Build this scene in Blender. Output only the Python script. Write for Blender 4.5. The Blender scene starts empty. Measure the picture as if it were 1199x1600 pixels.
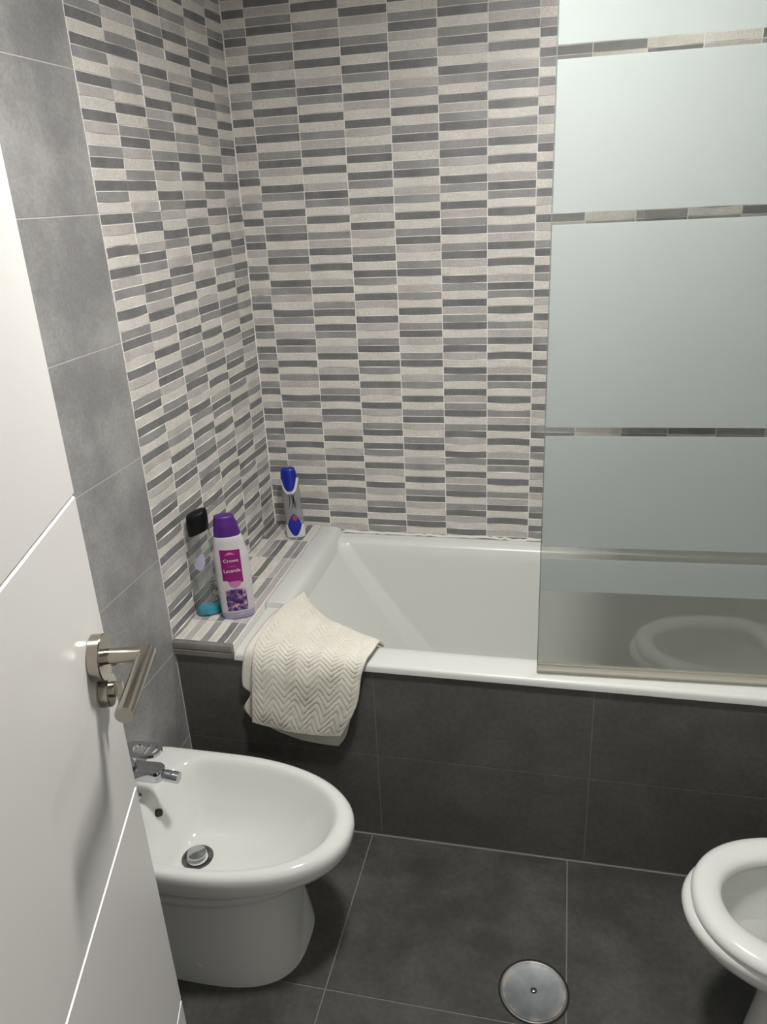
import bpy, bmesh, math, random
from mathutils import Vector, Matrix, noise

random.seed(7)
PI = math.pi
SC = bpy.context.scene
COL = SC.collection

# ------------------------------------------------------------------ helpers
class MB:
    """collects faces of one mesh (several material slots allowed)"""
    def __init__(self):
        self.v = []; self.f = []; self.m = []; self.uv = None
    def vert(self, p):
        self.v.append(tuple(p)); return len(self.v) - 1
    def face(self, idx, m=0):
        self.f.append(tuple(idx)); self.m.append(m)
    def quad(self, a, b, c, d, m=0):
        i = len(self.v); self.v += [tuple(a), tuple(b), tuple(c), tuple(d)]
        self.face((i, i + 1, i + 2, i + 3), m)
    def box(self, lo, hi, m=0, mat=None):
        x0, y0, z0 = lo; x1, y1, z1 = hi
        P = [(x0, y0, z0), (x1, y0, z0), (x1, y1, z0), (x0, y1, z0), (x0, y0, z1), (x1, y0, z1), (x1, y1, z1), (x0, y1, z1)]
        if mat is not None: P = [tuple(mat @ Vector(p)) for p in P]
        i = len(self.v); self.v += P
        for q in ((0, 3, 2, 1), (4, 5, 6, 7), (0, 1, 5, 4), (1, 2, 6, 5), (2, 3, 7, 6), (3, 0, 4, 7)):
            self.face([i + k for k in q], m)
    def loft(self, rings, m=0, cap0=False, cap1=False, closed=True):
        base = []
        for r in rings:
            base.append(len(self.v)); self.v += [tuple(p) for p in r]
        n = len(rings[0])
        for a, b in zip(base[:-1], base[1:]):
            for k in range(n if closed else n - 1):
                k2 = (k + 1) % n
                self.face((a + k, a + k2, b + k2, b + k), m)
        if cap0: self.face([base[0] + k for k in range(n)][::-1], m)
        if cap1: self.face([base[-1] + k for k in range(n)], m)
    def build(self, name, mats, parent=None, smooth=True, angle=35, bevel=None, seg=2):
        me = bpy.data.meshes.new(name)
        me.from_pydata(self.v, [], self.f)
        mats = mats if isinstance(mats, (list, tuple)) else [mats]
        for mt in mats: me.materials.append(mt)
        me.polygons.foreach_set('material_index', self.m)
        bm = bmesh.new(); bm.from_mesh(me)
        bmesh.ops.recalc_face_normals(bm, faces=bm.faces)
        bm.to_mesh(me); bm.free()
        if smooth:
            me.polygons.foreach_set('use_smooth', [True] * len(me.polygons))
            me.set_sharp_from_angle(angle=math.radians(angle))
        me.update()
        o = bpy.data.objects.new(name, me); COL.objects.link(o)
        if parent: o.parent = parent
        if bevel:
            b = o.modifiers.new('bevel', 'BEVEL'); b.width = bevel; b.segments = seg
            b.limit_method = 'ANGLE'; b.angle_limit = math.radians(40)
        return o

def empty(name, loc=(0, 0, 0), rz=0):
    o = bpy.data.objects.new(name, None); COL.objects.link(o)
    o.location = loc; o.rotation_euler = (0, 0, rz); o.empty_display_size = .05
    return o
def tag(o, label=None, cat=None, group=None, kind=None):
    if label: o['label'] = label
    if cat: o['category'] = cat
    if group: o['group'] = group
    if kind: o['kind'] = kind
    return o

def rrect(x0, x1, y0, y1, r, z, n=8):
    """rounded rectangle ring; r may be one radius or four (x1y1, x0y1, x0y0, x1y0)"""
    rs = r if isinstance(r, (list, tuple)) else [r] * 4
    out = []
    for (sx, sy, a0), rr in zip(((x1, y1, 0), (x0, y1, 90), (x0, y0, 180), (x1, y0, 270)), rs):
        cx = sx - rr if sx == x1 else sx + rr
        cy = sy - rr if sy == y1 else sy + rr
        for k in range(n + 1):
            a = math.radians(a0 + 90 * k / n)
            out.append((cx + rr * math.cos(a), cy + rr * math.sin(a), z))
    return out
def crect(x0, x1, y0, y1, r, z):
    """rounded rectangle whose corners are flattened to a soft chamfer (9 points per corner like rrect)"""
    out = []
    for (sx, sy, a0) in ((x1, y1, 0), (x0, y1, 90), (x0, y0, 180), (x1, y0, 270)):
        cx = sx - r if sx == x1 else sx + r
        cy = sy - r if sy == y1 else sy + r
        P = lambda d: Vector((cx + r * math.cos(math.radians(a0 + d)), cy + r * math.sin(math.radians(a0 + d)), z))
        a, b = P(16), P(74)
        for p in (P(0), P(8), a, a.lerp(b, .12), a.lerp(b, .5), a.lerp(b, .88), b, P(82), P(90)): out.append(tuple(p))
    return out
def dshape(x0, x1, w, z, cx=.38, nf=2.15, nb=6, n=64, yc=0):
    """pan outline: squarish at x0, round at x1, half width w"""
    xm = x0 + (x1 - x0) * cx
    out = []
    for k in range(n):
        t = 2 * PI * k / n
        c, s = math.cos(t), math.sin(t)
        if c >= 0: x = xm + (x1 - xm) * abs(c) ** (2 / nf); y = w * math.copysign(abs(s) ** (2 / nf), s)
        else: x = xm - (xm - x0) * abs(c) ** (2 / nb); y = w * math.copysign(abs(s) ** (2 / nb), s)
        out.append((x, yc + y, z))
    return out
def tube(mb, pts, r, n=16, m=0, caps=True):
    pts = [Vector(p) for p in pts]
    rs = r if isinstance(r, (list, tuple)) else [r] * len(pts)
    rings = []
    up = None
    for i, p in enumerate(pts):
        if i == 0: t = pts[1] - p
        elif i == len(pts) - 1: t = p - pts[i - 1]
        else: t = (pts[i + 1] - p).normalized() + (p - pts[i - 1]).normalized()
        t.normalize()
        if up is None:
            up = Vector((0, 0, 1)) if abs(t.z) < .9 else Vector((1, 0, 0))
        a = t.cross(up).normalized(); b = a.cross(t).normalized(); up = b
        k = 1.0
        if 0 < i < len(pts) - 1:
            h = (pts[i + 1] - p).normalized().dot(t); k = 1 / max(h, .5)
        # mitre: widen in the plane of the bend
        ring = []
        for j in range(n):
            an = 2 * PI * j / n
            d = a * math.cos(an) + b * math.sin(an)
            if k > 1.001:
                bend = ((pts[i + 1] - p).normalized() - (p - pts[i - 1]).normalized())
                if bend.length > 1e-6:
                    bend.normalize(); d = d + bend * d.dot(bend) * (k - 1)
            ring.append(p + d * rs[i])
        rings.append(ring)
    mb.loft(rings, m, caps, caps)
def disc_ring(c, ax, r, n=40):
    ax = Vector(ax).normalized()
    a = ax.cross(Vector((0, 0, 1)) if abs(ax.z) < .9 else Vector((1, 0, 0))).normalized(); b = ax.cross(a)
    return [Vector(c) + a * r * math.cos(2 * PI * k / n) + b * r * math.sin(2 * PI * k / n) for k in range(n)]
def turned(mb, c, ax, prof, n=40, m=0):
    """body of revolution: prof = [(radius, distance along ax)]"""
    ax = Vector(ax).normalized(); c = Vector(c)
    mb.loft([disc_ring(c + ax * h, ax, max(r, 1e-5), n) for r, h in prof], m, True, True)

# ------------------------------------------------------------------ materials
def nmat(name, color, rough=.5, metal=0.0, spec=.5, coat=0.0):
    m = bpy.data.materials.new(name); m.use_nodes = True
    b = m.node_tree.nodes['Principled BSDF']
    b.inputs['Base Color'].default_value = (*color, 1)
    b.inputs['Roughness'].default_value = rough
    b.inputs['Metallic'].default_value = metal
    b.inputs['Specular IOR Level'].default_value = spec
    b.inputs['Coat Weight'].default_value = coat
    return m
def noisy(name, c1, c2, scale=4, detail=6, rough=.5, spec=.5, fine=None, fine_amt=.25, bump=0, bump_scale=200, lo=.35, hi=.65, metal=0):
    """mottled surface: two tones mixed by a large soft noise, fine grain on top"""
    m = nmat(name, c1, rough, metal, spec)
    nt = m.node_tree; N = nt.nodes; L = nt.links; b = N['Principled BSDF']
    tc = N.new('ShaderNodeTexCoord')
    n1 = N.new('ShaderNodeTexNoise'); n1.inputs['Scale'].default_value = scale; n1.inputs['Detail'].default_value = detail; n1.inputs['Roughness'].default_value = .6
    L.new(tc.outputs['Object'], n1.inputs['Vector'])
    mr = N.new('ShaderNodeMapRange'); mr.inputs[1].default_value = lo; mr.inputs[2].default_value = hi
    L.new(n1.outputs['Fac'], mr.inputs[0])
    mx = N.new('ShaderNodeMix'); mx.data_type = 'RGBA'; mx.inputs[6].default_value = (*c1, 1); mx.inputs[7].default_value = (*c2, 1)
    L.new(mr.outputs[0], mx.inputs[0])
    out = mx.outputs[2]
    if fine:
        n2 = N.new('ShaderNodeTexNoise'); n2.inputs['Scale'].default_value = fine; n2.inputs['Detail'].default_value = 3
        L.new(tc.outputs['Object'], n2.inputs['Vector'])
        m2 = N.new('ShaderNodeMapRange'); m2.inputs[1].default_value = .3; m2.inputs[2].default_value = .7
        m2.inputs[3].default_value = 1 - fine_amt; m2.inputs[4].default_value = 1 + fine_amt
        L.new(n2.outputs['Fac'], m2.inputs[0])
        vm = N.new('ShaderNodeVectorMath'); vm.operation = 'SCALE'
        L.new(out, vm.inputs[0]); L.new(m2.outputs[0], vm.inputs['Scale']); out = vm.outputs[0]
    L.new(out, b.inputs['Base Color'])
    if bump:
        n3 = N.new('ShaderNodeTexNoise'); n3.inputs['Scale'].default_value = bump_scale; n3.inputs['Detail'].default_value = 2
        L.new(tc.outputs['Object'], n3.inputs['Vector'])
        bp = N.new('ShaderNodeBump'); bp.inputs['Strength'].default_value = bump; bp.inputs['Distance'].default_value = .002
        L.new(n3.outputs['Fac'], bp.inputs['Height']); L.new(bp.outputs[0], b.inputs['Normal'])
    return m
def thin_fresnel(N, L, ior):
    """same reflectance from both faces of a thin sheet"""
    f0 = ((ior - 1) / (ior + 1)) ** 2
    lw = N.new('ShaderNodeLayerWeight'); lw.inputs[0].default_value = .5
    pw = N.new('ShaderNodeMath'); pw.operation = 'POWER'; pw.inputs[1].default_value = 5
    L.new(lw.outputs['Facing'], pw.inputs[0])
    mr = N.new('ShaderNodeMapRange'); mr.inputs[3].default_value = f0; mr.inputs[4].default_value = 1
    L.new(pw.outputs[0], mr.inputs[0])
    return mr.outputs[0]
def see_through(name, tint, gloss_rough=.02, ior=1.45, haze=None, haze_amt=0.0, rim=1.0):
    """thin clear sheet: straight transmission with a fresnel reflection"""
    m = bpy.data.materials.new(name); m.use_nodes = True
    nt = m.node_tree; N = nt.nodes; L = nt.links
    for n in list(N):
        if n.type != 'OUTPUT_MATERIAL': N.remove(n)
    out = N['Material Output']
    tr = N.new('ShaderNodeBsdfTransparent'); tr.inputs[0].default_value = (*tint, 1)
    gl = N.new('ShaderNodeBsdfGlossy'); gl.inputs['Roughness'].default_value = gloss_rough; gl.inputs[0].default_value = (1, 1, 1, 1)
    fr = thin_fresnel(N, L, ior)
    a = tr.outputs[0]
    if rim < 1:
        l2 = N.new('ShaderNodeLayerWeight'); l2.inputs[0].default_value = .5
        p2 = N.new('ShaderNodeMath'); p2.operation = 'POWER'; p2.inputs[1].default_value = 3
        L.new(l2.outputs['Facing'], p2.inputs[0])
        mc = N.new('ShaderNodeMix'); mc.data_type = 'RGBA'
        mc.inputs[6].default_value = (*tint, 1); mc.inputs[7].default_value = (*[c * rim for c in tint], 1)
        L.new(p2.outputs[0], mc.inputs[0]); L.new(mc.outputs[2], tr.inputs[0])
    if haze:
        df = N.new('ShaderNodeBsdfDiffuse'); df.inputs[0].default_value = (*haze, 1)
        mh = N.new('ShaderNodeMixShader'); mh.inputs[0].default_value = haze_amt
        L.new(a, mh.inputs[1]); L.new(df.outputs[0], mh.inputs[2]); a = mh.outputs[0]
    mx = N.new('ShaderNodeMixShader')
    L.new(fr, mx.inputs[0]); L.new(a, mx.inputs[1]); L.new(gl.outputs[0], mx.inputs[2])
    L.new(mx.outputs[0], out.inputs['Surface'])
    return m

M = {}
GR = dict(fine=260, fine_amt=.16, bump=.25, bump_scale=350)
M['tile_light'] = noisy('mosaic_beige', (.74, .705, .655), (.65, .62, .575), 14, rough=.38, **GR)
M['tile_mauve'] = noisy('mosaic_mauve_grey', (.57, .535, .52), (.47, .44, .43), 14, rough=.38, **GR)
M['tile_grey'] = noisy('mosaic_mid_grey', (.355, .35, .35), (.28, .277, .28), 14, rough=.38, **GR)
M['tile_dark'] = noisy('mosaic_dark_grey', (.225, .224, .228), (.162, .161, .166), 14, rough=.38, **GR)
M['tile_edge'] = nmat('mosaic_edge', (.86, .84, .80), .4)
M['grout'] = nmat('pale_grout', (.86, .845, .81), .7)
M['concrete'] = noisy('grey_concrete_tile', (.25, .249, .248), (.375, .373, .369), 4.4, 6, rough=.42, fine=110, fine_amt=.10, bump=.06, bump_scale=120, lo=.40, hi=.62)
M['concrete_joint'] = nmat('grey_joint', (.52, .51, .50), .8)
M['anthracite'] = noisy('anthracite_tile', (.050, .050, .046), (.094, .093, .086), 6, 8, rough=.42, fine=70, fine_amt=.14, bump=.08, bump_scale=150, lo=.40, hi=.68)
M['anthracite_wall'] = noisy('anthracite_wall_tile', (.092, .090, .083), (.124, .122, .113), 5, 7, rough=.42, fine=70, fine_amt=.12, bump=.06, bump_scale=150, lo=.40, hi=.68)
M['anthracite_joint'] = nmat('floor_joint', (.21, .205, .19), .8)
M['apron_joint'] = nmat('apron_joint', (.20, .195, .18), .8)
M['ceramic'] = nmat('white_ceramic', (.725, .74, .71), .07, spec=.55)
M['acrylic'] = nmat('white_acrylic', (.71, .725, .695), .28, spec=.5)
M['seat'] = nmat('white_seat_plastic', (.78, .79, .765), .14, spec=.5)
M['door'] = nmat('white_lacquer', (.655, .645, .63), .32, spec=.5)
M['groove'] = nmat('groove_highlight', (.88, .87, .85), .5)  # paler than the door leaf: paints the highlight caught in the grooves
M['nickel'] = nmat('satin_nickel', (.40, .37, .32), .17, metal=1)
M['nickel_dark'] = nmat('dark_hole', (.015, .014, .013), .6)
M['dark_chrome'] = nmat('dark_chrome', (.20, .20, .205), .22, metal=1)
M['chrome'] = nmat('chrome', (.62, .63, .66), .05, metal=1)
M['steel'] = noisy('worn_steel_cover', (.33, .36, .38), (.47, .50, .52), 16, 5, rough=.42, lo=.4, hi=.7, metal=.85)
M['steel_rim'] = nmat('polished_steel_rim', (.62, .60, .56), .25, metal=1)
M['black_gap'] = nmat('black_gap', (.006, .006, .006), .7)
M['paint'] = nmat('white_paint', (.80, .79, .77), .8)
M['sealant'] = nmat('white_silicone', (.78, .77, .73), .45)
M['trim'] = noisy('greige_edge_trim', (.16, .148, .135), (.23, .215, .195), 20, rough=.35)
M['black_plastic'] = nmat('black_plastic', (.0025, .0025, .003), .5, spec=.3)
M['purple'] = nmat('purple_plastic', (.075, .015, .19), .38)
M['bottle_white'] = nmat('white_bottle', (.60, .585, .60), .33)
M['lilac'] = nmat('lilac_base', (.34, .32, .46), .33)
M['magenta'] = nmat('magenta_print', (.235, .004, .15), .4)
M['pink'] = nmat('pink_print', (.55, .17, .38), .4)
M['white_print'] = nmat('white_print', (.8, .74, .8), .5)
M['ink'] = nmat('dark_print', (.02, .02, .022), .5)
M['blue'] = nmat('cobalt_plastic', (.006, .018, .30), .2)
M['blue_print'] = nmat('cobalt_print', (.008, .02, .32), .3)
M['red_print'] = nmat('dusty_red_print', (.30, .06, .10), .4)
M['white_plastic'] = nmat('white_plastic', (.74, .74, .78), .28)
M['lilac_print'] = nmat('lilac_print', (.46, .45, .60), .5)
M['clear'] = see_through('clear_plastic', (.84, .86, .855), .06, 1.45, haze=(.62, .64, .65), haze_amt=.07, rim=.45)
M['smoke'] = see_through('grey_clear_plastic', (.76, .76, .77), .06, 1.45, haze=(.50, .50, .53), haze_amt=.38, rim=.5)
M['teal'] = nmat('turquoise_gel', (.0, .42, .62), .12)
M['glass'] = see_through('clear_glass', (.84, .85, .83), .0, 1.66, haze=(.5, .5, .47), haze_amt=.02)
M['glass_edge'] = nmat('green_glass_edge', (.16, .19, .175), .1, spec=.6)
M['seal'] = see_through('aged_clear_seal', (.80, .79, .74), .12, 1.45, haze=(.68, .66, .58), haze_amt=.45)
M['alu'] = nmat('satin_aluminium', (.7, .7, .7), .3, metal=1)

# frosted band: scatters light on both faces, soft sheen
def frosted():
    m = bpy.data.materials.new('frosted_glass'); m.use_nodes = True
    nt = m.node_tree; N = nt.nodes; L = nt.links
    for n in list(N):
        if n.type != 'OUTPUT_MATERIAL': N.remove(n)
    out = N['Material Output']
    df = N.new('ShaderNodeBsdfDiffuse'); df.inputs[0].default_value = (.60, .645, .638, 1)
    tl = N.new('ShaderNodeBsdfTranslucent'); tl.inputs[0].default_value = (.91, .96, .955, 1)
    rf = N.new('ShaderNodeBsdfRefraction'); rf.inputs['Roughness'].default_value = .55; rf.inputs['IOR'].default_value = 1.25; rf.inputs[0].default_value = (.94, .99, .985, 1)
    t2 = N.new('ShaderNodeMixShader'); t2.inputs[0].default_value = .62
    L.new(tl.outputs[0], t2.inputs[1]); L.new(rf.outputs[0], t2.inputs[2])
    a = N.new('ShaderNodeMixShader'); a.inputs[0].default_value = .62
    L.new(df.outputs[0], a.inputs[1]); L.new(t2.outputs[0], a.inputs[2])
    gl = N.new('ShaderNodeBsdfGlossy'); gl.inputs['Roughness'].default_value = .3
    fr = thin_fresnel(N, L, 1.42)
    b = N.new('ShaderNodeMixShader')
    L.new(fr, b.inputs[0]); L.new(a.outputs[0], b.inputs[1]); L.new(gl.outputs[0], b.inputs[2])
    L.new(b.outputs[0], out.inputs['Surface'])
    return m
M['frost'] = frosted()
# terry towel
M['towel'] = noisy('cream_terry', (.80, .765, .67), (.86, .83, .745), 9, rough=.95, spec=.15, fine=420, fine_amt=.13, bump=.9, bump_scale=520)
# worn edge of the steel cover: paler, patchy ring near the rim
def worn(m):
    nt = m.node_tree; N = nt.nodes; L = nt.links; b = N['Principled BSDF']
    src = b.inputs['Base Color'].links[0].from_socket
    tc = N.new('ShaderNodeTexCoord'); ln = N.new('ShaderNodeVectorMath'); ln.operation = 'LENGTH'; L.new(tc.outputs['Object'], ln.inputs[0])
    nz = N.new('ShaderNodeTexNoise'); nz.inputs['Scale'].default_value = 26; nz.inputs['Detail'].default_value = 3; L.new(tc.outputs['Object'], nz.inputs['Vector'])
    r1 = N.new('ShaderNodeMapRange'); r1.inputs[1].default_value = .056; r1.inputs[2].default_value = .074; L.new(ln.outputs['Value'], r1.inputs[0])
    r2 = N.new('ShaderNodeMapRange'); r2.inputs[1].default_value = .42; r2.inputs[2].default_value = .56; L.new(nz.outputs['Fac'], r2.inputs[0])
    mu = N.new('ShaderNodeMath'); mu.operation = 'MULTIPLY'; L.new(r1.outputs[0], mu.inputs[0]); L.new(r2.outputs[0], mu.inputs[1])
    mx = N.new('ShaderNodeMix'); mx.data_type = 'RGBA'; L.new(mu.outputs[0], mx.inputs[0]); L.new(src, mx.inputs[6]); mx.inputs[7].default_value = (.62, .59, .53, 1)
    L.new(mx.outputs[2], b.inputs['Base Color'])
worn(M['steel'])
# lavender picture print
def lavender():
    m = nmat('lavender_picture', (.1, .05, .2), .4)
    nt = m.node_tree; N = nt.nodes; L = nt.links; b = N['Principled BSDF']
    tc = N.new('ShaderNodeTexCoord'); n = N.new('ShaderNodeTexNoise'); n.inputs['Scale'].default_value = 85; n.inputs['Detail'].default_value = 3
    L.new(tc.outputs['Object'], n.inputs['Vector'])
    r = N.new('ShaderNodeValToRGB'); r.color_ramp.interpolation = 'LINEAR'
    e = r.color_ramp.elements
    e[0].position = .36; e[0].color = (.018, .008, .10, 1); e[1].position = .50; e[1].color = (.10, .04, .19, 1)
    e2 = e.new(.58); e2.color = (.34, .19, .28, 1); e3 = e.new(.68); e3.color = (.62, .48, .46, 1)
    L.new(n.outputs['Fac'], r.inputs[0]); L.new(r.outputs[0], b.inputs['Base Color'])
    return m
M['lavender'] = lavender()

# ------------------------------------------------------------------ setting
W = .872                 # depth of the tub niche
RX = 2.035               # right wall
FY = -2.60               # inner face of the front wall
CH = 2.50                # ceiling height
COLS = {
    'A': 'ldmgdlgdmldg', 'B': 'gldlgmdldlmd', 'C': 'dmldmlgdldgl', 'D': 'gldlgdmlgdlm',
}
for k in 'ABCD': COLS[k + "'"] = COLS[k][::-1]
MI = {'l': 1, 'm': 2, 'g': 3, 'd': 4}
MOS = [M['grout'], M['tile_light'], M['tile_mauve'], M['tile_grey'], M['tile_dark'], M['tile_edge']]

def strip(mb, P, U, V, Nn, u0, u1, v0, v1, mi, key, nu=6):
    """one raised strip; P + U*u + V*v, proud of the wall along Nn, gently waved"""
    rnd = random.Random(key)
    kind = rnd.random(); amp = rnd.uniform(.0010, .0032)
    ph = rnd.uniform(-.4, .4); tilt = rnd.uniform(-.0004, .0006)
    u0 += .0014; u1 -= .0014; v0 += .0013; v1 -= .0013
    def dep(s):
        if kind < .38: return .0012 + amp * math.sin(PI * s)
        if kind < .72: return .0012 + amp * (1 - math.sin(PI * s))
        if kind < .86: return .0012 + amp * .5 * (1 + math.sin(2 * PI * (s + ph)))
        return .0016
    top, bot = [], []
    rows = []
    for vv, tt in ((v0, -1), (v1, 1)):
        row = []
        for i in range(nu + 1):
            s = i / nu
            row.append(mb.vert(P + U * (u0 + (u1 - u0) * s) + V * vv + Nn * (dep(s) + tilt * tt)))
        rows.append(row)
    back = []
    for vv in (v0, v1):
        back.append([mb.vert(P + U * (u0 + (u1 - u0) * i / nu) + V * vv) for i in range(nu + 1)])
    for i in range(nu):
        mb.face((rows[0][i], rows[0][i + 1], rows[1][i + 1], rows[1][i]), mi)
        mb.face((back[0][i], back[0][i + 1], rows[0][i + 1], rows[0][i]), 5)
        mb.face((rows[1][i], rows[1][i + 1], back[1][i + 1], back[1][i]), 5)
    mb.face((back[0][0], rows[0][0], rows[1][0], back[1][0]), 5)
    mb.face((rows[0][nu], back[0][nu], back[1][nu], rows[1][nu]), 5)

def mosaic(mb, P, U, V, Nn, edges, names, z0, z1, rp=.025, off=0.0):
    """edges: list of (u0, u1); names(col, level) -> column letter; rows of 25 mm counted from z = 0"""
    for c, (u0, u1) in enumerate(edges):
        r = int(math.floor((z0 - off) / rp + 1e-6))
        while r * rp + off < z1 - 1e-6:
            lv = r // 12; k = 11 - (r % 12)
            nm = names(c, lv)
            a = max(z0, r * rp + off); b = min(z1, (r + 1) * rp + off)
            if b - a > .004:
                strip(mb, P, U, V, Nn, u0, u1, a, b, MI[COLS[nm][k]], f'{nm}{k}')
            r += 1

def slabs(mb, P, U, V, Nn, us, vs, gap=.0014, th=.0014, m=0):
    """large flat tiles with open joints"""
    for a, b in zip(us[:-1], us[1:]):
        for c, d in zip(vs[:-1], vs[1:]):
            q = [P + U * u + V * v for u, v in ((a + gap, c + gap), (b - gap, c + gap), (b - gap, d - gap), (a + gap, d - gap))]
            e = .0004
            t = [P + U * u + V * v + Nn * th for u, v in ((a + gap + e, c + gap + e), (b - gap - e, c + gap + e), (b - gap - e, d - gap - e), (a + gap + e, d - gap - e))]
            i = len(mb.v); mb.v += [tuple(x) for x in q + t]
            mb.face((i + 4, i + 5, i + 6, i + 7), m)
            for k in range(4): mb.face((i + k, i + (k + 1) % 4, i + 4 + (k + 1) % 4, i + 4 + k), m)

X, Y, Z = Vector((1, 0, 0)), Vector((0, 1, 0)), Vector((0, 0, 1))
# back wall
mb = MB()
mb.box((-.12, .0, 0), (RX + .12, .12, CH), 0)
edges = [(.0032, .078)]
u = .078
while u < RX - .02:
    edges.append((u, min(u + .15, RX))); u += .15
def back_names(c, lv):
    k = (c - 1) % 4
    if c <= 2 and lv <= 4:                       # lower left panels are laid upside down
        return {0: "A'", 1: "D'", 2: "C'"}[c]
    return 'ABCD'[k] if c > 0 else 'D'
mosaic(mb, Vector((0, 0, 0)), X, Z, -Y, edges, back_names, .60, CH, .02514, -.0017)
o = mb.build('wall_back', MOS, smooth=True, angle=25)
tag(o, 'back wall of the bath niche in beige and grey strip mosaic', kind='structure')

# left wall: mosaic in the niche, large grey tiles in front of it
mb = MB()
mb.box((-.12, FY - .12, 0), (0, 0, CH), 0)
edges = []
u = 0
while u < W - .01:
    edges.append((u, min(u + .15, W - .0032))); u += .15
def left_names(c, lv):
    if lv == 5: return ["B'", "A'", "D'", "C'", "B'", "A'"][c]
    return ['C', 'D', 'A', 'B', 'C', 'D'][c]
mosaic(mb, Vector((0, -W, 0)), Y, Z, X, edges, left_names, .60, CH)
vs = [0.3 * k for k in range(9)] + [CH]
mb.box((0, FY, 0), (.0004, -W - .0005, CH), 7)
slabs(mb, Vector((0, 0, 0)), Y, Z, X, [FY, -2.072, -1.472, -W - .0005], vs, m=6)
o = mb.build('wall_left', MOS + [M['concrete'], M['concrete_joint']], smooth=True, angle=25)
tag(o, 'left wall, strip mosaic beside the bath then large grey concrete tiles', kind='structure')

# right wall and front wall with the doorway
mb = MB(); mb.box((RX, FY - .12, 0), (RX + .12, 0, CH), 1)
slabs(mb, Vector((RX, 0, 0)), -Y, Z, -X, [0, .3, .872, 1.472, 2.072, 2.6], vs, m=0)
tag(mb.build('wall_right', [M['concrete'], M['concrete_joint']]), 'right wall in grey tiles', kind='structure')
DX0, DX1, DH = .745, 1.475, 2.10
mb = MB()
mb.box((-.12, FY - .12, 0), (DX0, FY, CH), 0); mb.box((DX1, FY - .12, 0), (RX + .12, FY, CH), 0)
mb.box((DX0, FY - .12, DH), (DX1, FY, CH), 0)
slabs(mb, Vector((0, FY, 0)), X, Z, Y, [DX1 + .06, RX], vs, m=1)
slabs(mb, Vector((0, FY, 0)), X, Z, Y, [0, DX0 - .06], vs, m=1)
tag(mb.build('wall_front', [M['paint'], M['concrete']]), 'front wall with the doorway', kind='structure')
mb = MB()
for a, b in ((DX0 - .06, DX0), (DX1, DX1 + .06)): mb.box((a, FY + .002, 0), (b, FY + .014, DH + .06))
mb.box((DX0, FY + .002, DH), (DX1, FY + .014, DH + .06))
tag(mb.build('trim_1', M['door'], bevel=.002), 'white casing round the doorway', kind='structure')
mb = MB(); mb.box((-.12, FY - .12, CH), (RX + .12, .12, CH + .1))
tag(mb.build('ceiling', M['paint']), 'white ceiling', kind='structure')

# floor
mb = MB(); mb.box((-.12, FY - .6, -.1), (RX + .12, .12, -.0014), 1)
fx = [-.12, -.014, .567, 1.148, 1.729, RX + .12]
fy = [FY - .6, -2.585, -1.985, -1.385, -W - .003]

slabs(mb, Vector((0, 0, -.0014)), X, Y, Z, fx, fy, gap=.0016, m=0)
tag(mb.build('floor', [M['anthracite'], M['anthracite_joint']]), 'dark anthracite tiled floor', kind='structure')

# tiled apron of the bath and the mosaic ledge at its left end
mb = MB(); mb.box((0, -W + .003, 0), (RX, -W + .06, .5905), 1)
ax = [0.002, .597, 1.194, 1.791, RX]
slabs(mb, Vector((0, -W + .003, 0)), X, Z, -Y, ax, [.0025, .300, .5915], gap=.0013, m=0)
tag(mb.build('wall_apron', [M['anthracite_wall'], M['apron_joint']]), 'dark tiled front panel under the bath rim', kind='structure')

LZ = .638
mb = MB(); mb.box((0, -W + .004, .52), (.186, 0, LZ - .0035), 0)
le = [(0, .15), (.15, .30), (.30, .45), (.45, .60), (.60, .75), (.75, .868)]
LP = ['dmlmgdl', 'lmgdlgg', 'glldlmm', 'llgdlgm', 'mgldlmm', 'lmlgldg']
lw = .184 / 7
for (a, b), pat in zip(le, LP):
    for k, ch in enumerate(pat):
        strip(mb, Vector((.001, 0, LZ - .0034)), -Y, X, Z, a, b, k * lw, (k + 1) * lw, MI[ch], f'ledge{ch}', 4)
tag(mb.build('trim_2', MOS, smooth=True, angle=25), 'narrow mosaic ledge between the left wall and the bath', kind='structure')
# moulded edge strip along the ledge front
prof = [(-W + .006, .596), (-W - .008, .596), (-W - .009, .612), (-W - .005, .615), (-W - .009, .618), (-W - .009, .628), (-W - .007, .635), (-W - .002, .6395), (-W + .006, .6395)]
mb = MB(); mb.loft([[(x, y, z) for y, z in prof] for x in (.002, .186)], 0, True, True)
tag(mb.build('trim_3', M['trim'], smooth=False), 'greige moulded edge on the front of the ledge', kind='structure')

# ------------------------------------------------------------------ bathtub
TX0, TX1 = .187, RX - .003
TY0, TY1 = -W - .007, -.0045
mb = MB()
RZ = .622
fr_ = [.012, .012, .012, .012]
rings = [
    rrect(TX0, TX1, TY0, TY1, .006, .592),
    rrect(TX0, TX1, TY0, TY1, .008, .605),
    rrect(TX0 + .001, TX1, TY0 + .0015, TY1, .010, .6095),
    rrect(TX0 + .003, TX1, TY0 + .005, TY1, .012, .6130),
    rrect(TX0 + .009, TX1, TY0 + .013, TY1, .014, .6150),
    rrect(TX0 + .055, TX1 - .03, -.806, -.040, .05, .6160),
    rrect(TX0 + .066, TX1 - .04, -.790, -.052, .055, .6145),
    rrect(TX0 + .078, TX1 - .05, -.777, -.062, .055, .608),
    rrect(TX0 + .088, TX1 - .06, -.769, -.070, .055, .598),
]
def inner(t):
    # t 0 at the rim, 1 near the bottom
    z = .598 + (.170 - .598) * t
    return crect(TX0 + .088 + .33 * t ** 1.05, TX1 - .06 - .10 * t, -.769 + .065 * t, -.070 - .060 * t, .05 + .022 * t, z)
for i in range(1, 11): rings.append(inner(i / 10))
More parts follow.
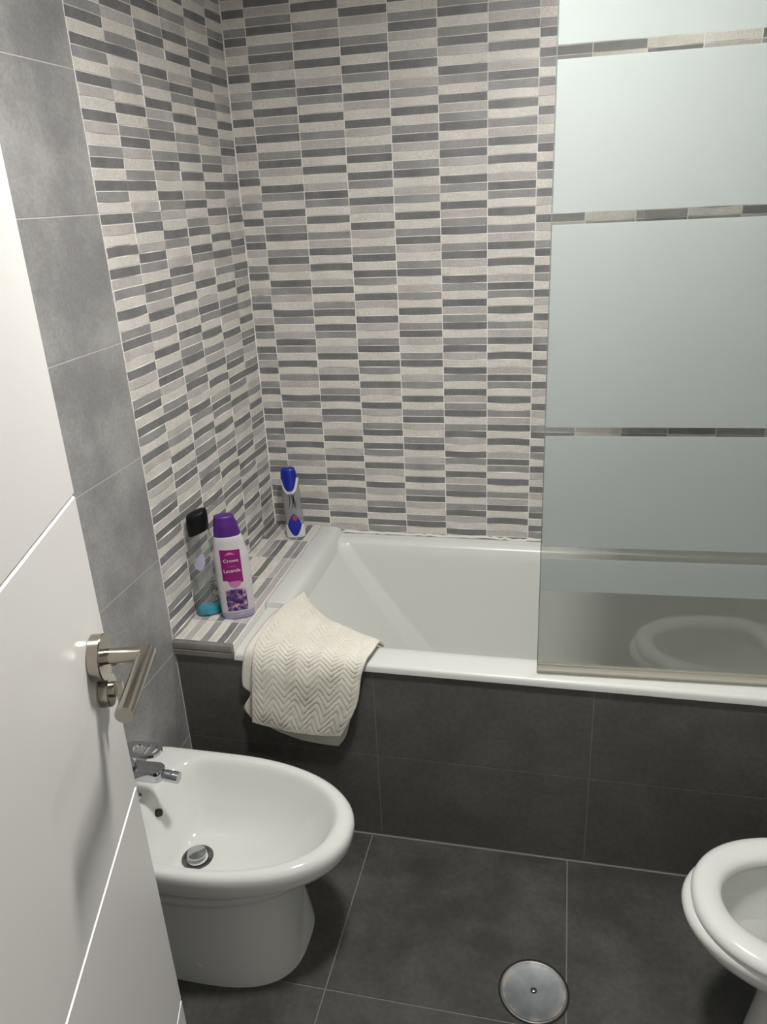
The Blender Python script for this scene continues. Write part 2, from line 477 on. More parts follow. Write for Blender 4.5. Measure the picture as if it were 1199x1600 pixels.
rings.append(crect(TX0 + .445, TX1 - .185, -.688, -.150, .075, .152))
rings.append(rrect(TX0 + .49, TX1 - .23, -.65, -.19, .065, .144))
rings.append(rrect(TX0 + .60, TX1 - .33, -.56, -.30, .05, .140))
mb.loft(rings, 0, False, True)
# raised head end along the ledge, stops short of the front corner
hp = [(.001, .600), (.001, .631), (.003, .6355), (.009, .638), (.058, .638), (.070, .6365), (.079, .631), (.086, .620), (.092, .602), (.098, .585)]
hr = []
for y, dz, k in ((TY1 - .001, 0, 1), (-.30, 0, 1), (-.600, 0, 1), (-.606, -.0012, 1), (-.6095, -.004, .985), (-.6105, -.008, .97)):
    hr.append([(TX0 + x * k + (.001 if k < 1 else 0), y, max(z + dz, .59) if z > .61 else z) for x, z in hp])
mb.loft(hr, 0, True, True)
tub = mb.build('bathtub', M['acrylic'], smooth=True, angle=50)
tag(tub, 'white built-in bathtub with sloped head end and dark tiled front', 'bathtub')
def bead(name, pts, r):
    m_ = MB(); tube(m_, pts, r, 8); return m_.build(name, M['sealant'], tub)
rnd = random.Random(3)
pts = []; x = .19
while x < 2.02:
    pts.append((x, -.0075, .6195 + rnd.uniform(-.003, .0035) * (1 if x < .8 else 1.5))); x += rnd.uniform(.012, .03)
b1 = bead('sealant_bead', pts, [rnd.uniform(.0035, .0062) for _ in pts]); b1['label'] = 'uneven white silicone along the mosaic'
pts = [(.20 + .04 * i, -W - .0025, .5915 + rnd.uniform(-.0008, .0008)) for i in range(46)]
b2 = bead('sealant_bead', pts, .0022); b2['label'] = 'thin white sealant line under the rim'

# ------------------------------------------------------------------ shower screen
GX, GY, GT = 1.046, -.846, .006
scr = empty('shower_screen', (GX, GY, .606), .043)
tag(scr, 'glass shower screen with frosted bands standing on the bath rim', 'shower screen')
def loc(p): return (p[0] - GX, p[1] - GY, p[2] - .606)
GTOP = 2.16
mb = MB()
mb.box(loc((GX, GY - GT / 2, .612)), loc((RX - .03, GY + GT / 2, GTOP)), 0)
o = mb.build('glass_pane', [M['glass']], scr, smooth=False)
mb = MB(); mb.box(loc((GX - .0022, GY - GT / 2, .612)), loc((GX - .0001, GY + GT / 2, GTOP)))
o = mb.build('polished_edge', M['glass_edge'], scr, smooth=False); o['label'] = 'greenish polished glass edge'
for z0, z1 in ((.863, .953), (.986, 1.270), (1.291, 1.734), (1.757, 2.040), (2.065, GTOP - .001)):
    mb = MB(); mb.box(loc((GX + .0005, GY - GT / 2 - .0016, z0)), loc((RX - .031, GY - GT / 2 - .0004, z1)))
    o = mb.build('frosted_band', M['frost'], scr, smooth=False); o['label'] = 'frosted pale green band'
mb = MB()
prof = [(-.010, .606), (-.013, .609), (-.013, .613), (-.008, .616), (-.0052, .622), (-.0052, .628), (.0052, .628), (.0052, .622), (.008, .616), (.011, .611), (.010, .606)]
prof = [(y, z + .0165) for y, z in prof]
mb.loft([[(x, y, z - .606) for y, z in prof] for x in (-.001, RX - .032 - GX)], 0, True, True)
o = mb.build('bottom_seal', M['seal'], scr, smooth=False); o['label'] = 'yellowed clear seal along the bath rim'
mb = MB(); mb.box(loc((RX - .03, GY - .015, .625)), loc((RX - .003, GY + .015, GTOP)))
o = mb.build('wall_profile', M['alu'], scr, smooth=False, bevel=.002)

# ------------------------------------------------------------------ door leaf
E0 = Vector((.553, -1.920, 0)); DV = Vector((.306, -.952, 0)).normalized(); DN = Vector((.952, .306, 0)).normalized()
dm = Matrix((( DV.x, DN.x, 0, E0.x), (DV.y, DN.y, 0, E0.y), (0, 0, 1, 0), (0, 0, 0, 1)))
DW, DTH, DZ0, DZ1 = .69, .036, .008, 2.06
gz = [.204, .692, 1.1024, 1.514, 1.926]
mb = MB()
pf = [(0, DZ0)]
GW = .0028
for g in gz: pf += [(0, g - GW), (-.0035, g - .0008), (-.0035, g + .0008), (0, g + GW)]
pf += [(0, DZ1), (-DTH, DZ1)]
for g in gz[::-1]: pf += [(-DTH, g + GW), (-DTH + .0035, g + .0008), (-DTH + .0035, g - .0008), (-DTH, g - GW)]
pf += [(-DTH, DZ0)]
n = len(pf)
i0 = len(mb.v)
for u in (0, DW): mb.v += [tuple(dm @ Vector((u, y, z))) for y, z in pf]
for k in range(n):
    k2 = (k + 1) % n
    inner_f = (pf[k][0] not in (0, -DTH)) or (pf[k2][0] not in (0, -DTH))
    mb.face((i0 + k, i0 + k2, i0 + n + k2, i0 + n + k), 1 if inner_f else 0)
mb.face([i0 + k for k in range(n)][::-1], 0); mb.face([i0 + n + k for k in range(n)], 0)
door = mb.build('door_1', [M['door'], M['groove']], smooth=False)
tag(door, 'open white door leaf with fine horizontal grooves and a nickel lever', kind='structure')
hz, hu = 1.333, .0525
HC = dm @ Vector((hu, 0, hz))
mb = MB()
turned(mb, HC, DN, [(.0262, 0), (.0275, .001), (.0275, .0128), (.0262, .0142), (.001, .0144)], 48)
rose = mb.build('door_handle', M['nickel'], door, angle=30); rose['label'] = 'satin nickel lever handle on a round rose'
mb = MB()
C1 = HC + DN * .014; C2 = HC + DN * .060; C3 = C2 + DV * .116
tube(mb, [C1, C2, C3], .0095, 24)
lv = mb.build('lever', M['nickel'], rose, angle=40)
mb = MB(); turned(mb, HC + DN * .022 - Z * .0090 + DV * .002, -Z + DV * .35, [(.0030, 0), (.0030, .0012)], 16)
mb.build('grub_screw', M['nickel_dark'], rose)
KC = dm @ Vector((hu - .006, 0, hz - .0480))
mb = MB()
turned(mb, KC, DN, [(.0195, 0), (.0203, .001), (.0203, .0110), (.0193, .0122), (.001, .0124)], 40)
lock = mb.build('lock_rose', M['nickel'], door, angle=30)
mb = MB()
turned(mb, KC + DN * .012, DN, [(.0095, 0), (.0095, .004), (.0085, .005), (.001, .0051)], 24)
R_ = Matrix.Rotation(0, 4, 'Z')
tm = Matrix(((DV.x, DN.x, 0, KC.x), (DV.y, DN.y, 0, KC.y), (0, 0, 1, KC.z), (0, 0, 0, 1)))
mb.box((-.0025, .016, -.009), (.0025, .025, .009), 0, tm)
mb.build('thumb_turn', M['nickel'], lock, angle=30)
for z in (.25, 1.03, 1.80):
    mb = MB(); c = dm @ Vector((DW + .004, -.004, z)); turned(mb, c - Z * .045, Z, [(.006, 0), (.006, .09)], 16)
    mb.build('hinge', M['nickel'], door)

# ------------------------------------------------------------------ bidet
BY = -1.263
bd = empty('bidet', (0, BY, 0))
tag(bd, 'white ceramic bidet with chrome mixer tap against the left wall', 'bidet')
mb = MB()
outer = [(.06, .488, .166, 0, 2.9), (.058, .484, .164, .03, 2.9), (.055, .472, .158, .12, 2.7), (.05, .462, .152, .22, 2.5), (.045, .460, .151, .268, 2.4),
         (.04, .475, .160, .281, 2.3), (.03, .525, .190, .290, 2.2), (.024, .548, .1975, .300, 2.15), (.020, .560, .2005, .318, 2.15), (.018, .566, .2015, .338, 2.15),
         (.010, .600, .2070, .3425, 2.15), (.006, .618, .2100, .350, 2.15), (.004, .627, .2120, .365, 2.15), (.003, .630, .2128, .385, 2.15), (.003, .629, .2124, .397, 2.15), (.005, .623, .2095, .4055, 2.15), (.009, .612, .2040, .4100, 2.15), (.020, .602, .1970, .4115, 2.15)]
rings = [dshape(a, b, w, z, nf=nf, nb=6 if z < .3 else 16, n=96) for a, b, w, z, nf in outer]
inn = [(.080, .592, .187, .4110), (.088, .585, .181, .4080), (.095, .577, .174, .399), (.102, .566, .166, .383), (.112, .545, .155, .355), (.125, .510, .140, .318),
       (.138, .455, .118, .282), (.148, .39, .092, .256), (.155, .32, .065, .243), (.165, .27, .045, .2385)]
rings += [dshape(a, b, w, z, cx=.36, nb=3.6, n=96) for a, b, w, z in inn]
mb.loft(rings, 0, True, True)
body = mb.build('basin', M['ceramic'], bd, angle=60)
# drain and click plug
mb = MB(); turned(mb, (.203, 0, .2386), Z, [(.041, -.002), (.041, .0012), (.037, .0026), (.026, -.0003), (.001, -.0004)], 40)
dr = mb.build('drain', M['dark_chrome'], bd, angle=30); dr['label'] = 'dark chrome drain ring'
mb = MB(); turned(mb, (.203, 0, .2386), Z, [(.009, 0), (.009, .010), (.0235, .012), (.0255, .0145), (.0245, .0175), (.001, .019)], 36)
mb.build('plug', M['chrome'], dr, angle=40)
# overflow hole in the rear slope
mb = MB()
oc = Vector((.1165, .004, .371)); on_ = Vector((.93, 0, .36)).normalized()
turned(mb, oc - on_ * .012, on_, [(.0100, 0), (.0100, .0125), (.001, .0123)], 24)
ov = mb.build('overflow_hole', M['nickel_dark'], bd); ov['label'] = 'dark round overflow hole'
mb = MB()
sy = -.1618
turned(mb, (.255, sy, .055), (0, -1, .03), [(.0105, 0), (.0105, .0015), (.0085, .0030), (.001, .0032)], 24)
mb.build('screw_cap', M['ceramic'], bd)
# mixer tap
tp = empty('tap', (0, 0, 0)); tp.parent = bd; tp['label'] = 'chrome single lever mixer'
fx0 = .066
def slab_path(mb, cx, cy, hl, hw, z0, z1, r=None, tilt=0.0, x_shift=0):
    """stadium-shaped slab, long axis x"""
    prof = []
    for k in range(13):
        a = -PI / 2 + PI * k / 12; prof.append((hl - hw + hw * math.cos(a), hw * math.sin(a)))
    for k in range(7):
        a = PI / 2 + PI * k / 6; prof.append((-hl + hw * .6 + hw * .6 * math.cos(a), hw * math.sin(a)))
    def ring(s, z): return [(cx + x * s, cy + y * s, z + tilt * x) for x, y in prof]
    mb.loft([ring(.97, z0), ring(1, z0 + .002), ring(1, z1 - .002), ring(.97, z1)], 0, True, True)
mb = MB(); turned(mb, (fx0 - .018, 0, .4080), Z, [(.023, 0), (.023, .005), (.0185, .008), (.0185, .075), (.0215, .085), (.0215, .118), (.020, .122), (.001, .1225)], 36)
mb.build('tap_body', M['chrome'], tp, angle=40)
mb = MB(); slab_path(mb, fx0 + .038, 0, .050, .0215, .488, .519, tilt=.02)
mb.build('spout', M['chrome'], tp, angle=40)
mb = MB(); tube(mb, [(fx0 + .078, 0, .5005), (fx0 + .090, 0, .500), (fx0 + .125, 0, .4965)], [.0105, .0145, .0145], 24)
mb.build('aerator', M['chrome'], tp, angle=40)
# loop lever: flat ring with a cross bar
mb = MB()
def loop_ring(hl, hw, z, sh=0.0):
    out = []
    for k in range(40):
        a = 2 * PI * k / 40; c, s = math.cos(a), math.sin(a)
        out.append((fx0 + .036 + sh + hl * math.copysign(abs(c) ** .62, c), hw * math.copysign(abs(s) ** .75, s), z + .03 * hl * c))
    return out
lo, hi = .567, .575
R4 = [loop_ring(.053, .026, lo), loop_ring(.053, .026, hi), loop_ring(.0335, .0165, hi, .0105), loop_ring(.0335, .0165, lo, .0105)]
R4.append(R4[0]); mb.loft(R4, 0)
mb.box((fx0 + .046, -.018, lo + .001), (fx0 + .050, .018, hi - .003))
mb.loft([disc_ring((fx0 - .012, 0, z), Z, r, 28) for r, z in ((.0215, .529), (.0215, .540), (.0150, .566))], 0, True, True)
mb.build('lever', M['chrome'], tp, angle=40)

# ------------------------------------------------------------------ toilet (faces left, stands at the right wall)
TY = -1.325
tl = empty('toilet', (RX, TY, 0), PI)
tag(tl, 'white toilet with a rounded seat facing the bidet', 'toilet')
FL = RX - 1.372          # length of the pan from the wall
mb = MB()
bx = .17                 # pan begins in front of the cistern
outer = [(.10, FL - .165, .125, 0), (.10, FL - .168, .122, .03), (.11, FL - .18, .112, .12), (.12, FL - .18, .112, .2), (.12, FL - .16, .125, .25),
         (.10, FL - .10, .155, .295), (.08, FL - .05, .176, .325), (.07, FL - .018, .189, .352), (.065, FL - .003, .196, .376), (.065, FL, .1975, .388), (.066, FL - .004, .196, .397), (.07, FL - .012, .19, .4015),
         (.20, FL - .055, .150, .4015), (.21, FL - .062, .143, .397), (.215, FL - .070, .138, .38), (.225, FL - .085, .13, .33), (.25, FL - .13, .105, .25), (.30, FL - .20, .07, .20), (.34, FL - .26, .04, .185)]
mb.loft([dshape(a, b, w, z, cx=.45, nb=3, n=96) for a, b, w, z in outer], 0, True, True)
mb.build('pan', M['ceramic'], tl, angle=60)
mb = MB()
so = (.205, FL - .017, .1905); si = (.245, FL - .078, .124)
def seat_ring(t, z):
    return dshape(so[0] + (si[0] - so[0]) * t, so[1] + (si[1] - so[1]) * t, so[2] + (si[2] - so[2]) * t, z, cx=.44, nb=4, n=96)
R4 = [seat_ring(.04, .404), seat_ring(0, .409), seat_ring(.0, .414), seat_ring(.05, .4225), seat_ring(.16, .4285), seat_ring(.34, .4320), seat_ring(.6, .4315), seat_ring(.82, .4285), seat_ring(.95, .422), seat_ring(1, .414), seat_ring(1, .406), seat_ring(.9, .404)]
R4.append(R4[0]); mb.loft(R4, 0)
mb.build('seat', M['seat'], tl, angle=60)
mb = MB()
lid = []
for t, ins in ((0, .01), (.004, 0), (.016, 0), (.020, .01)):
    lid.append([(.172 + t + .03 * (p[0] / .42), p[1], .424 + p[0]) for p in dshape(0, .42 - ins, .188 - ins, 0, cx=.44, nb=5, n=64)])
mb.loft(lid, 0, True, True); mb.build('lid', M['seat'], tl, angle=60)
for s in (-1, 1):
    mb = MB(); turned(mb, (.196, s * .085, .402), Z, [(.014, 0), (.014, .022), (.012, .026), (.001, .0262)], 24); mb.build('hinge', M['chrome'], tl)
mb = MB()
mb.loft([rrect(.006, .165, -.19 + a, .19 - a, .03, z) for a, z in ((.02, .395), (.006, .43), (0, .5), (0, .745))], 0, True, True)
ck = mb.build('cistern', M['ceramic'], tl, angle=50)
mb = MB(); mb.loft([rrect(.003 + a, .172 - a, -.196 + a, .196 - a, .03, z) for a, z in ((0, .746), (0, .77), (.006, .778))], 0, True, True)
cl = mb.build('cistern_lid', M['ceramic'], tl, angle=50)
mb = MB(); turned(mb, (.088, 0, .778), Z, [(.024, 0), (.024, .005), (.022, .007), (.001, .0072)], 30); mb.build('flush_button', M['chrome'], cl)

# ------------------------------------------------------------------ floor drain cover
DC = (1.0705, -1.297)
dc = empty('drain_cover', (*DC, 0)); tag(dc, 'round worn steel access cover screwed into the floor', 'drain cover')
mb = MB(); turned(mb, (0, 0, 0), Z, [(.0855, .0001), (.0855, .0009), (.001, .0009)], 64)
mb.build('gap_ring', M['black_gap'], dc)
mb = MB(); turned(mb, (0, 0, .0009), Z, [(.0805, 0), (.0805, .0014), (.0790, .0022), (.0705, .0022), (.0695, .0019), (.001, .0019)], 64)
mb.build('plate', M['steel'], dc, angle=25)
mb = MB()
rr = [disc_ring((0, 0, .0030), Z, .0795, 64), disc_ring((0, 0, .0034), Z, .0790, 64), disc_ring((0, 0, .0034), Z, .0765, 64), disc_ring((0, 0, .0030), Z, .0755, 64)]
mb.loft(rr + [rr[0]], 0); mb.build('rim', M['steel_rim'], dc, angle=25)
mb = MB(); turned(mb, (0, 0, .0028), Z, [(.0078, 0), (.0078, .0004), (.001, .0004)], 28)
sc = mb.build('countersink', M['black_gap'], dc)
mb = MB(); turned(mb, (0, 0, .0031), Z, [(.0048, 0), (.0048, .0012), (.003, .0022), (.001, .0024)], 24); mb.build('screw', M['steel_rim'], sc)

# ------------------------------------------------------------------ towel
def spline(rows, t):
    n = len(rows) - 1; f = min(max(t, 0), 1) * n; i = min(int(f), n - 1); s = f - i
    p0 = rows[max(i - 1, 0)]; p1 = rows[i]; p2 = rows[i + 1]; p3 = rows[min(i + 2, n)]
    return p1 * 1.0 + (p2 - p0) * (.5 * s) + (p0 * 2 - p1 * 5 + p2 * 4 - p3) * (.5 * s * s) + (p1 * 3 - p0 - p2 * 3 + p3) * (.5 * s ** 3)
V3 = lambda *a: Vector(a)
def sheet(mb, Ls, Rs, nu, nv, sag, chevron, seed, wob=.004):
    Ls = [V3(*p) for p in Ls]; Rs = [V3(*p) for p in Rs]
    P = []
    length = sum((a - b).length for a, b in zip(Ls[:-1], Ls[1:]))
    for j in range(nv + 1):
        v = j / nv; a = spline(Ls, v); b = spline(Rs, v); row = []
        for i in range(nu + 1):
            u = i / nu; p = a.lerp(b, u)
            hang = max(0, (v - .55) / .45)
            p = p + Vector((0, 0, -sag(u) * hang ** 2)) + Vector((-.012, -.040, -.004)) * (math.sin(PI * u ** .8) * max(0, 1 - v / .22) ** 1.5)
            row.append(p)
        P.append(row)
    out = []
    for j in range(nv + 1):
        row = []
        for i in range(nu + 1):
            du = P[j][min(i + 1, nu)] - P[j][max(i - 1, 0)]; dv = P[min(j + 1, nv)][i] - P[max(j - 1, 0)][i]
            nn = du.cross(dv)
            nn = nn.normalized() if nn.length > 1e-12 else Vector((0, -1, 0))
            if nn.dot(Vector((0, -1, 1))) < 0: nn = -nn
            u, v = i / nu, j / nv
            s, t = u * .36, v * length
            q = P[j][i]
            w = noise.noise(Vector((s * 11 + seed, t * 11, seed))) * wob + noise.noise(Vector((s * 30 + seed, t * 30, seed * 2))) * wob * .35
            h = 0
            if chevron:
                warp = noise.noise(Vector((s * 7, t * 7, 5 + seed))) * .010
                zz = abs(((s + warp) / .075) % 1.0 - .5) * 2        # 0..1 triangle
                ph = (t + warp) / .0205 + zz * 2.0
                amp = .0017 * (.65 + .7 * (noise.noise(Vector((s * 16, t * 16, 9))) * .5 + .5))
                h = amp * (.5 - .5 * math.cos(2 * PI * ph)) + .35 * amp * (.5 - .5 * math.cos(4 * PI * ph + .8))
                e = min(u, 1 - u, v + .02, 1 - v) / .05
                h *= min(1, max(e, 0))
            row.append(q + nn * (w + h))
        out.append(row)
    ids = [[mb.vert(p) for p in r] for r in out]
    for j in range(nv):
        for i in range(nu): mb.face((ids[j][i], ids[j][i + 1], ids[j + 1][i + 1], ids[j + 1][i]))
tw = empty('towel', (.40, -.83, .62))
tag(tw, 'folded cream towel with chevron weave hanging over the bath rim', 'towel')
off = Vector(tw.location)
def tbuild(name, mb, th):
    mb.v = [tuple(Vector(p) - off) for p in mb.v]
    o = mb.build(name, M['towel'], tw, angle=80)
    s = o.modifiers.new('thick', 'SOLIDIFY'); s.thickness = th; s.offset = -1
    return o
mb = MB()
L1 = [(.302, -.560, .648), (.272, -.665, .655), (.262, -.780, .652), (.260, -.868, .645), (.258, -.9035, .600), (.247, -.906, .500), (.236, -.905, .405)]
R1 = [(.606, -.762, .600), (.603, -.795, .634), (.598, -.840, .639), (.588, -.885, .634), (.574, -.9045, .592), (.556, -.906, .500), (.503, -.905, .386)]
sheet(mb, L1, R1, 130, 230, lambda u: .010 * math.sin(PI * u) + .014 * u * (1 - u), True, 1)
sgn = tbuild('front_layer', mb, .006)
mb = MB()
L2 = [(.292, -.566, .641), (.252, -.665, .646), (.236, -.780, .643), (.230, -.868, .636), (.222, -.8925, .598), (.212, -.894, .520), (.232, -.8925, .490), (.207, -.8925, .440), (.224, -.8925, .405)]
R2 = [(.596, -.766, .590), (.594, -.795, .625), (.589, -.840, .630), (.578, -.876, .625), (.560, -.8925, .592), (.545, -.894, .500), (.53, -.8925, .440), (.512, -.8925, .375), (.488, -.8925, .336)]
sheet(mb, L2, R2, 60, 120, lambda u: .022 * math.sin(PI * u), False, 4, .002)
o = tbuild('back_layer', mb, .005)

# ------------------------------------------------------------------ bottles
class Profile:
    """elliptical bottle: z -> (half width, half depth, x shift)"""
    def __init__(self, rows, n=2.3): self.rows = rows; self.n = n
    def at(self, z):
        r = self.rows
        if z <= r[0][0]: return r[0][1:]
        for a, b in zip(r[:-1], r[1:]):
            if z <= b[0]:
                t = (z - a[0]) / (b[0] - a[0]); t = t * t * (3 - 2 * t)
                return tuple(a[k] + (b[k] - a[k]) * t for k in (1, 2, 3))
        return r[-1][1:]
    def ring(self, z, n=48, grow=0, zf=None):
        a, b, sx = self.at(z); out = []
        for k in range(n):
            t = 2 * PI * k / n; c, s = math.cos(t), math.sin(t); e = 2 / self.n
            x = (a + grow) * math.copysign(abs(c) ** e, c) + sx; y = (b + grow) * math.copysign(abs(s) ** e, s)
            out.append((x, y, z if zf is None else z + zf(x, y)))
        return out
    def front(self, x, z, eps=.0006):
        a, b, sx = self.at(z); q = min(.999, abs((x - sx) / (a + eps)))
        return (x, -(b + eps) * (1 - q ** self.n) ** (1 / self.n), z)
def body_mb(pr, z0, z1, steps=40, cap0=True, cap1=True, grow=0, edge=.003, round_top=0):
    mb = MB(); rings = []
    zs = [z0 + (z1 - z0) * i / steps for i in range(steps + 1)]
    rings.append(pr.ring(z0, grow=grow - edge)); rings.append(pr.ring(z0 + edge * .4, grow=grow - edge * .3))
    rings += [pr.ring(z, grow=grow) for z in zs if z0 + edge <= z <= z1 - edge]
    rings.append(pr.ring(z1 - edge * .4, grow=grow - edge * .3)); rings.append(pr.ring(z1, grow=grow - edge))
    mb.loft(rings, 0, cap0, cap1); return mb
def patch(pr, z0f, z1f, x0, x1, nx=24, nz=10, eps=.0007):
    """print on the bottle front between two curves z0f(x), z1f(x)"""
    mb = MB(); g = []
    for j in range(nz + 1):
        row = []
        for i in range(nx + 1):
            x = x0 + (x1 - x0) * i / nx; a, b = z0f(x), z1f(x)
            row.append(mb.vert(pr.front(x, a + (b - a) * j / nz, eps)))
        g.append(row)
    for j in range(nz):
        for i in range(nx): mb.face((g[j][i], g[j][i + 1], g[j + 1][i + 1], g[j + 1][i]))
    return mb
def words(pr, text, size, x, z, mat, parent, name, eps=.0013, shear=0, stretch=1.0):
    cu = bpy.data.curves.new(name, 'FONT'); cu.body = text; cu.size = size; cu.align_x = 'CENTER'; cu.resolution_u = 3
    tmp = bpy.data.objects.new(name + '_tmp', cu); COL.objects.link(tmp)
    dg = bpy.context.evaluated_depsgraph_get()
    me = bpy.data.meshes.new_from_object(tmp.evaluated_get(dg))
    bpy.data.objects.remove(tmp); bpy.data.curves.remove(cu)
    for v in me.vertices:
        v.co = pr.front(x + v.co.x * stretch + v.co.y * shear, z + v.co.y, eps)
    me.name = name; me.materials.clear(); me.materials.append(mat)
    o = bpy.data.objects.new(name, me); COL.objects.link(o); o.parent = parent
    return o

# --- lavender shampoo bottle
lav = empty('shampoo_bottle', (.138, -.703, LZ), math.radians(26))
tag(lav, 'white bottle with purple cap and magenta label on the mosaic ledge', 'bottle')
lp = Profile([(0, .0485, .027, .0), (.03, .0500, .0285, .0), (.12, .0520, .030, .0), (.20, .0515, .0295, -.001), (.25, .0455, .027, -.003), (.272, .0400, .0255, -.004), (.33, .0360, .022, -.004)])
body_mb(lp, .018, .272).build('body', M['bottle_white'], lav, angle=50)
body_mb(lp, .0, .0185, 6, grow=.0002).build('base', M['lilac'], lav, angle=50)['label'] = 'pale lilac tinted base'
cp = Profile([(.270, .0395, .0255, -.004), (.30, .0355, .0240, -.0055), (.325, .0300, .0205, -.0075), (.333, .0275, .0185, -.0085)])
body_mb(cp, .270, .333, 16, edge=.0022).build('cap', M['purple'], lav, angle=50)['label'] = 'purple flip cap'
lab = patch(lp, lambda x: .131 if abs(x + .004) > .017 else .128, lambda x: .233, -.0335, .0255)
# magenta label with a notched lower corner
def lab_low(x):
    if x < -.022: return .133
    if x < -.012: return .133 - (x + .022) * .9
    return .124
label = patch(lp, lab_low, lambda x: .2335 - .004 * (x + .0335) / .059, -.0335, .0255).build('label', M['magenta'], lav)
label['label'] = 'magenta front label'
words(lp, 'Crowe', .0150, -.004, .1930, M['white_print'], label, 'lettering', stretch=1.05)
words(lp, 'Crema', .0085, -.003, .1770, M['pink'], label, 'lettering')
words(lp, 'Lavanda', .0158, -.004, .1600, M['white_print'], label, 'lettering', stretch=.98)
patch(lp, lambda x: .213 + .007 * math.sin(PI * (x + .023) / .036) - .0035 * math.sin(PI * (x + .023) / .036) ** 3, lambda x: .213 + .0115 * math.sin(PI * (x + .023) / .036), -.023, .013, eps=.0013).build('logo', M['pink'], label)
patch(lp, lambda x: .1265 - .0165 * math.sqrt(max(0, 1 - (x / .0185) ** 2)), lambda x: .1275 + .003 * math.sqrt(max(0, 1 - (x / .0185) ** 2)), -.0184, .0184, eps=.0013).build('half_round_print', M['pink'], lav)
patch(lp, lambda x: .030, lambda x: .0985 + .005 * (1 - (x / .031) ** 2), -.031, .030).build('picture_print', M['lavender'], lav)['label'] = 'print of lavender flowers'

# --- clear bottle with black cap
clr = empty('shower_gel_bottle', (.046, -.704, LZ), math.radians(34))
tag(clr, 'nearly empty clear bottle with black cap and turquoise gel in the base', 'bottle')
kp = Profile([(0, .0405, .0215, 0), (.02, .0415, .0225, 0), (.12, .0425, .0235, 0), (.20, .0420, .023, 0), (.25, .0375, .0215, -.001), (.275, .0320, .0205, -.002), (.30, .030, .020, -.002)], 1.7)
body_mb(kp, 0, .284, 36, True, True).build('body', M['clear'], clr, angle=50)
mb = MB()
mb.loft([kp.ring(.0015, grow=-.005), kp.ring(.004, grow=-.0022), kp.ring(.022, grow=-.0022), kp.ring(.026, grow=-.004)], 0, True, True)
g = mb.build('gel', M['teal'], clr, angle=40); g['label'] = 'turquoise gel left in the bottom'
kc = Profile([(.27, .0315, .0215, -.002), (.31, .0325, .0225, -.002), (.36, .029, .021, -.001)], 2.2)
mb = MB()
sl = lambda x, y: .30 * x
s2 = lambda x, y: .32 * x
mb.loft([kc.ring(.276, grow=-.001, zf=s2), kc.ring(.278, zf=s2), kc.ring(.310, zf=s2), kc.ring(.330, grow=.0, zf=sl), kc.ring(.337, grow=-.002, zf=sl), kc.ring(.340, grow=-.008, zf=sl)], 0, True, True)
mb.build('cap', M['black_plastic'], clr, angle=50)['label'] = 'black slanted cap'
patch(kp, lambda x: .158 + 70 * (x + .016) ** 2, lambda x: .205 + .016 * math.sin(70 * x + 1) - 40 * (x + .014) ** 2, -.031, .002).build('sticker', M['lilac_print'], clr)['label'] = 'worn pale lilac sticker'
mb = MB(); rnd = random.Random(11)
for r in range(9):
    x = .008
    while x < .030:
        w_ = rnd.uniform(.002, .006); z = .045 + r * .0085
        if rnd.random() < .62:
            i = [mb.vert(kp.front(xx, zz, .001)) for xx, zz in ((x, z), (x + w_, z), (x + w_, z + .0035), (x, z + .0035))]; mb.face(i)
        x += w_ + .0022
mb.build('small_print', M['ink'], clr)['label'] = 'dark flecks of small print'

# --- cobalt and white bottle in the corner
blu = empty('soap_bottle', (.121, -.108, LZ), math.radians(16))
tag(blu, 'slim white and cobalt blue bottle standing in the mosaic corner', 'bottle')
bp_ = Profile([(0, .0345, .022, .003), (.03, .0350, .0225, .003), (.10, .0335, .021, .001), (.16, .0330, .021, -.002), (.215, .0325, .021, -.003), (.24, .030, .020, -.004), (.268, .0265, .018, -.005)], 2.4)
body_mb(bp_, .052, .232, 30, True, True, edge=.0005).build('body', M['smoke'], blu, angle=50)['label'] = 'grey see-through middle'
body_mb(bp_, 0, .053, 12, grow=.0006).build('base', M['white_plastic'], blu, angle=50)
patch(bp_, lambda x: .176 + .044 * min(1, abs((x + .0035) / .031)) ** 3, lambda x: .236, -.0345, .0295, eps=.0010, nx=40).build('shoulder', M['white_plastic'], blu, angle=50)
cpb = Profile([(.225, .0300, .0205, -.004), (.250, .0275, .0195, -.005), (.272, .0235, .0165, -.006)], 2.8)
cap = body_mb(cpb, .228, .272, 12, grow=.001, edge=.004).build('cap', M['blue'], blu, angle=50)
cap['label'] = 'cobalt blue cap'
mbp = patch(bp_, lambda x: .187 + .050 * abs((x + .0045) / .0268) ** 3, lambda x: .240, -.0312, .0222, eps=.0018)
mbp.build('tongue', M['blue'], cap)
mbp = patch(bp_, lambda x: .010 + .042 * abs((x - .002) / .0265) ** 2, lambda x: .098 - .046 * abs((x - .002) / .0265) ** 1.7, -.0243, .0283, eps=.0014)
lb = mbp.build('label', M['blue_print'], blu); lb['label'] = 'cobalt teardrop print'
mbp = patch(bp_, lambda x: .082 - .0115 * math.sqrt(max(0, 1 - ((x - .005) / .0095) ** 2)), lambda x: .082 + .0115 * math.sqrt(max(0, 1 - ((x - .005) / .0095) ** 2)), -.0044, .0144, eps=.002)
mbp.build('round_print', M['red_print'], lb)
mb = MB()
for k, (x0, a, ph) in enumerate(((-.015, .010, 0), (-.006, .012, .5), (.004, .010, 1.1), (.013, -.009, .3))):
    pts = [bp_.front(x0 + a * math.sin(2.6 * t + ph) * .8, .120 + .062 * t, .0012) for t in [i / 12 for i in range(13)]]
    tube(mb, pts, [.0006 + .0010 * math.sin(PI * i / 12) for i in range(13)], 6)
mb.build('swirl_print', M['ink'], blu)

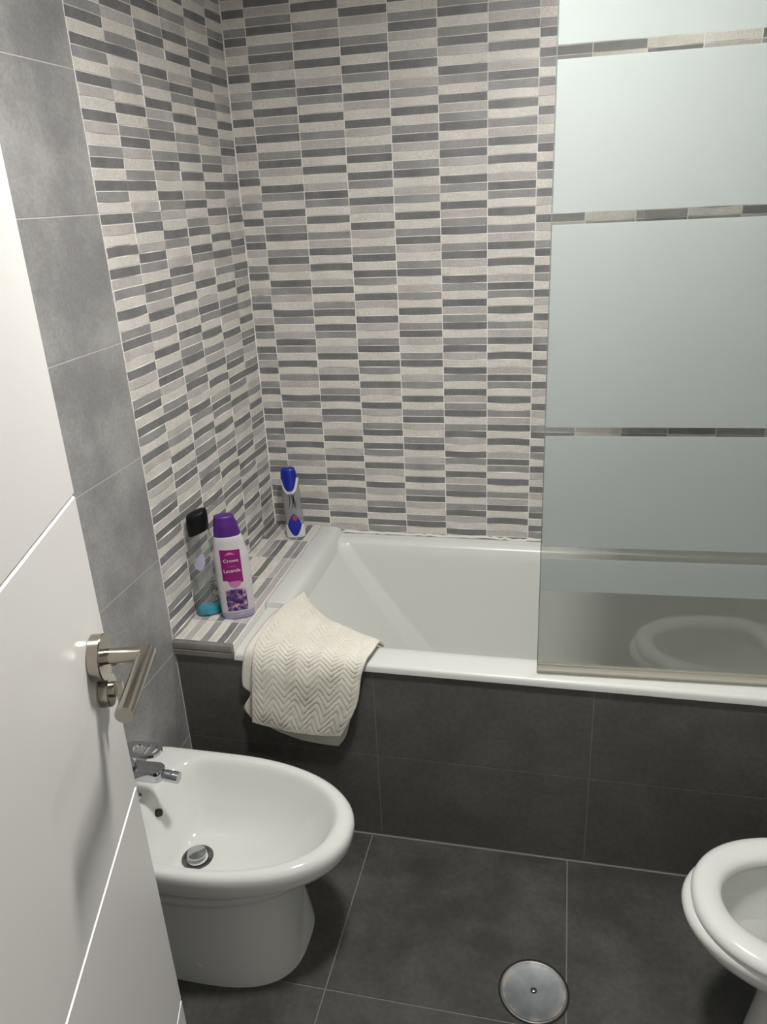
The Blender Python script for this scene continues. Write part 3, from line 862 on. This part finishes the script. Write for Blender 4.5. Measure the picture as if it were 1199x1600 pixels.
# ------------------------------------------------------------------ lamp, world, camera
LX, LY = .92, -1.47
def glow(name, k):
    em = bpy.data.materials.new(name); em.use_nodes = True
    for n_ in list(em.node_tree.nodes):
        if n_.type != 'OUTPUT_MATERIAL': em.node_tree.nodes.remove(n_)
    e = em.node_tree.nodes.new('ShaderNodeEmission'); e.inputs[0].default_value = (1, .97, .93, 1); e.inputs[1].default_value = k
    em.node_tree.links.new(e.outputs[0], em.node_tree.nodes['Material Output'].inputs['Surface'])
    return em
def ceiling_lamp(x, y, r, k, label):
    lamp = empty('ceiling_lamp', (x, y, CH)); tag(lamp, label, 'ceiling lamp')
    mb = MB()
    rr = [disc_ring((0, 0, z), Z, r + q, 48) for q, z in ((.028, -.001), (.028, -.018), (.021, -.024), (.003, -.024), (.001, -.018))]
    mb.loft(rr, 0); mb.build('housing', M['paint'], lamp, angle=30)
    mb = MB(); turned(mb, (0, 0, -.0195), -Z, [(r, 0), (r, .002), (.001, .0025)], 48)
    mb.build('diffuser', glow('lamp_glow', k), lamp)
ceiling_lamp(LX, LY, .097, 98, 'round white flush ceiling lamp over the floor')
ceiling_lamp(1.42, -.44, .06, 48, 'added unseen fill lamp brightening the tub behind the screen')  # unseen extra lamp, added because the area behind the screen was too dark

wd = bpy.data.worlds.new('world'); SC.world = wd; wd.use_nodes = True
wd.node_tree.nodes['Background'].inputs[0].default_value = (1, .96, .9, 1)
wd.node_tree.nodes['Background'].inputs[1].default_value = .22

cam = bpy.data.cameras.new('camera'); co = bpy.data.objects.new('camera', cam); COL.objects.link(co)
cam.sensor_fit = 'VERTICAL'; cam.sensor_height = 36; cam.lens = 36 * 1211.2262 / 1600; cam.clip_start = .01
yaw, pit, rol = .2394, -.3861, .0513
Rm = Matrix.Rotation(yaw, 3, 'Z') @ Matrix.Rotation(pit, 3, 'X') @ Matrix.Rotation(rol, 3, 'Y')
r_, f_, u_ = Rm.col[0], Rm.col[1], Rm.col[2]
co.matrix_world = Matrix(((r_.x, u_.x, -f_.x, 1.0826), (r_.y, u_.y, -f_.y, -2.6339), (r_.z, u_.z, -f_.z, 1.807), (0, 0, 0, 1)))
SC.camera = co
SC.view_settings.view_transform = 'Standard'; SC.view_settings.look = 'None'
SC.view_settings.exposure = 1.72; SC.view_settings.gamma = 1.0; SC.view_settings.use_curve_mapping = False
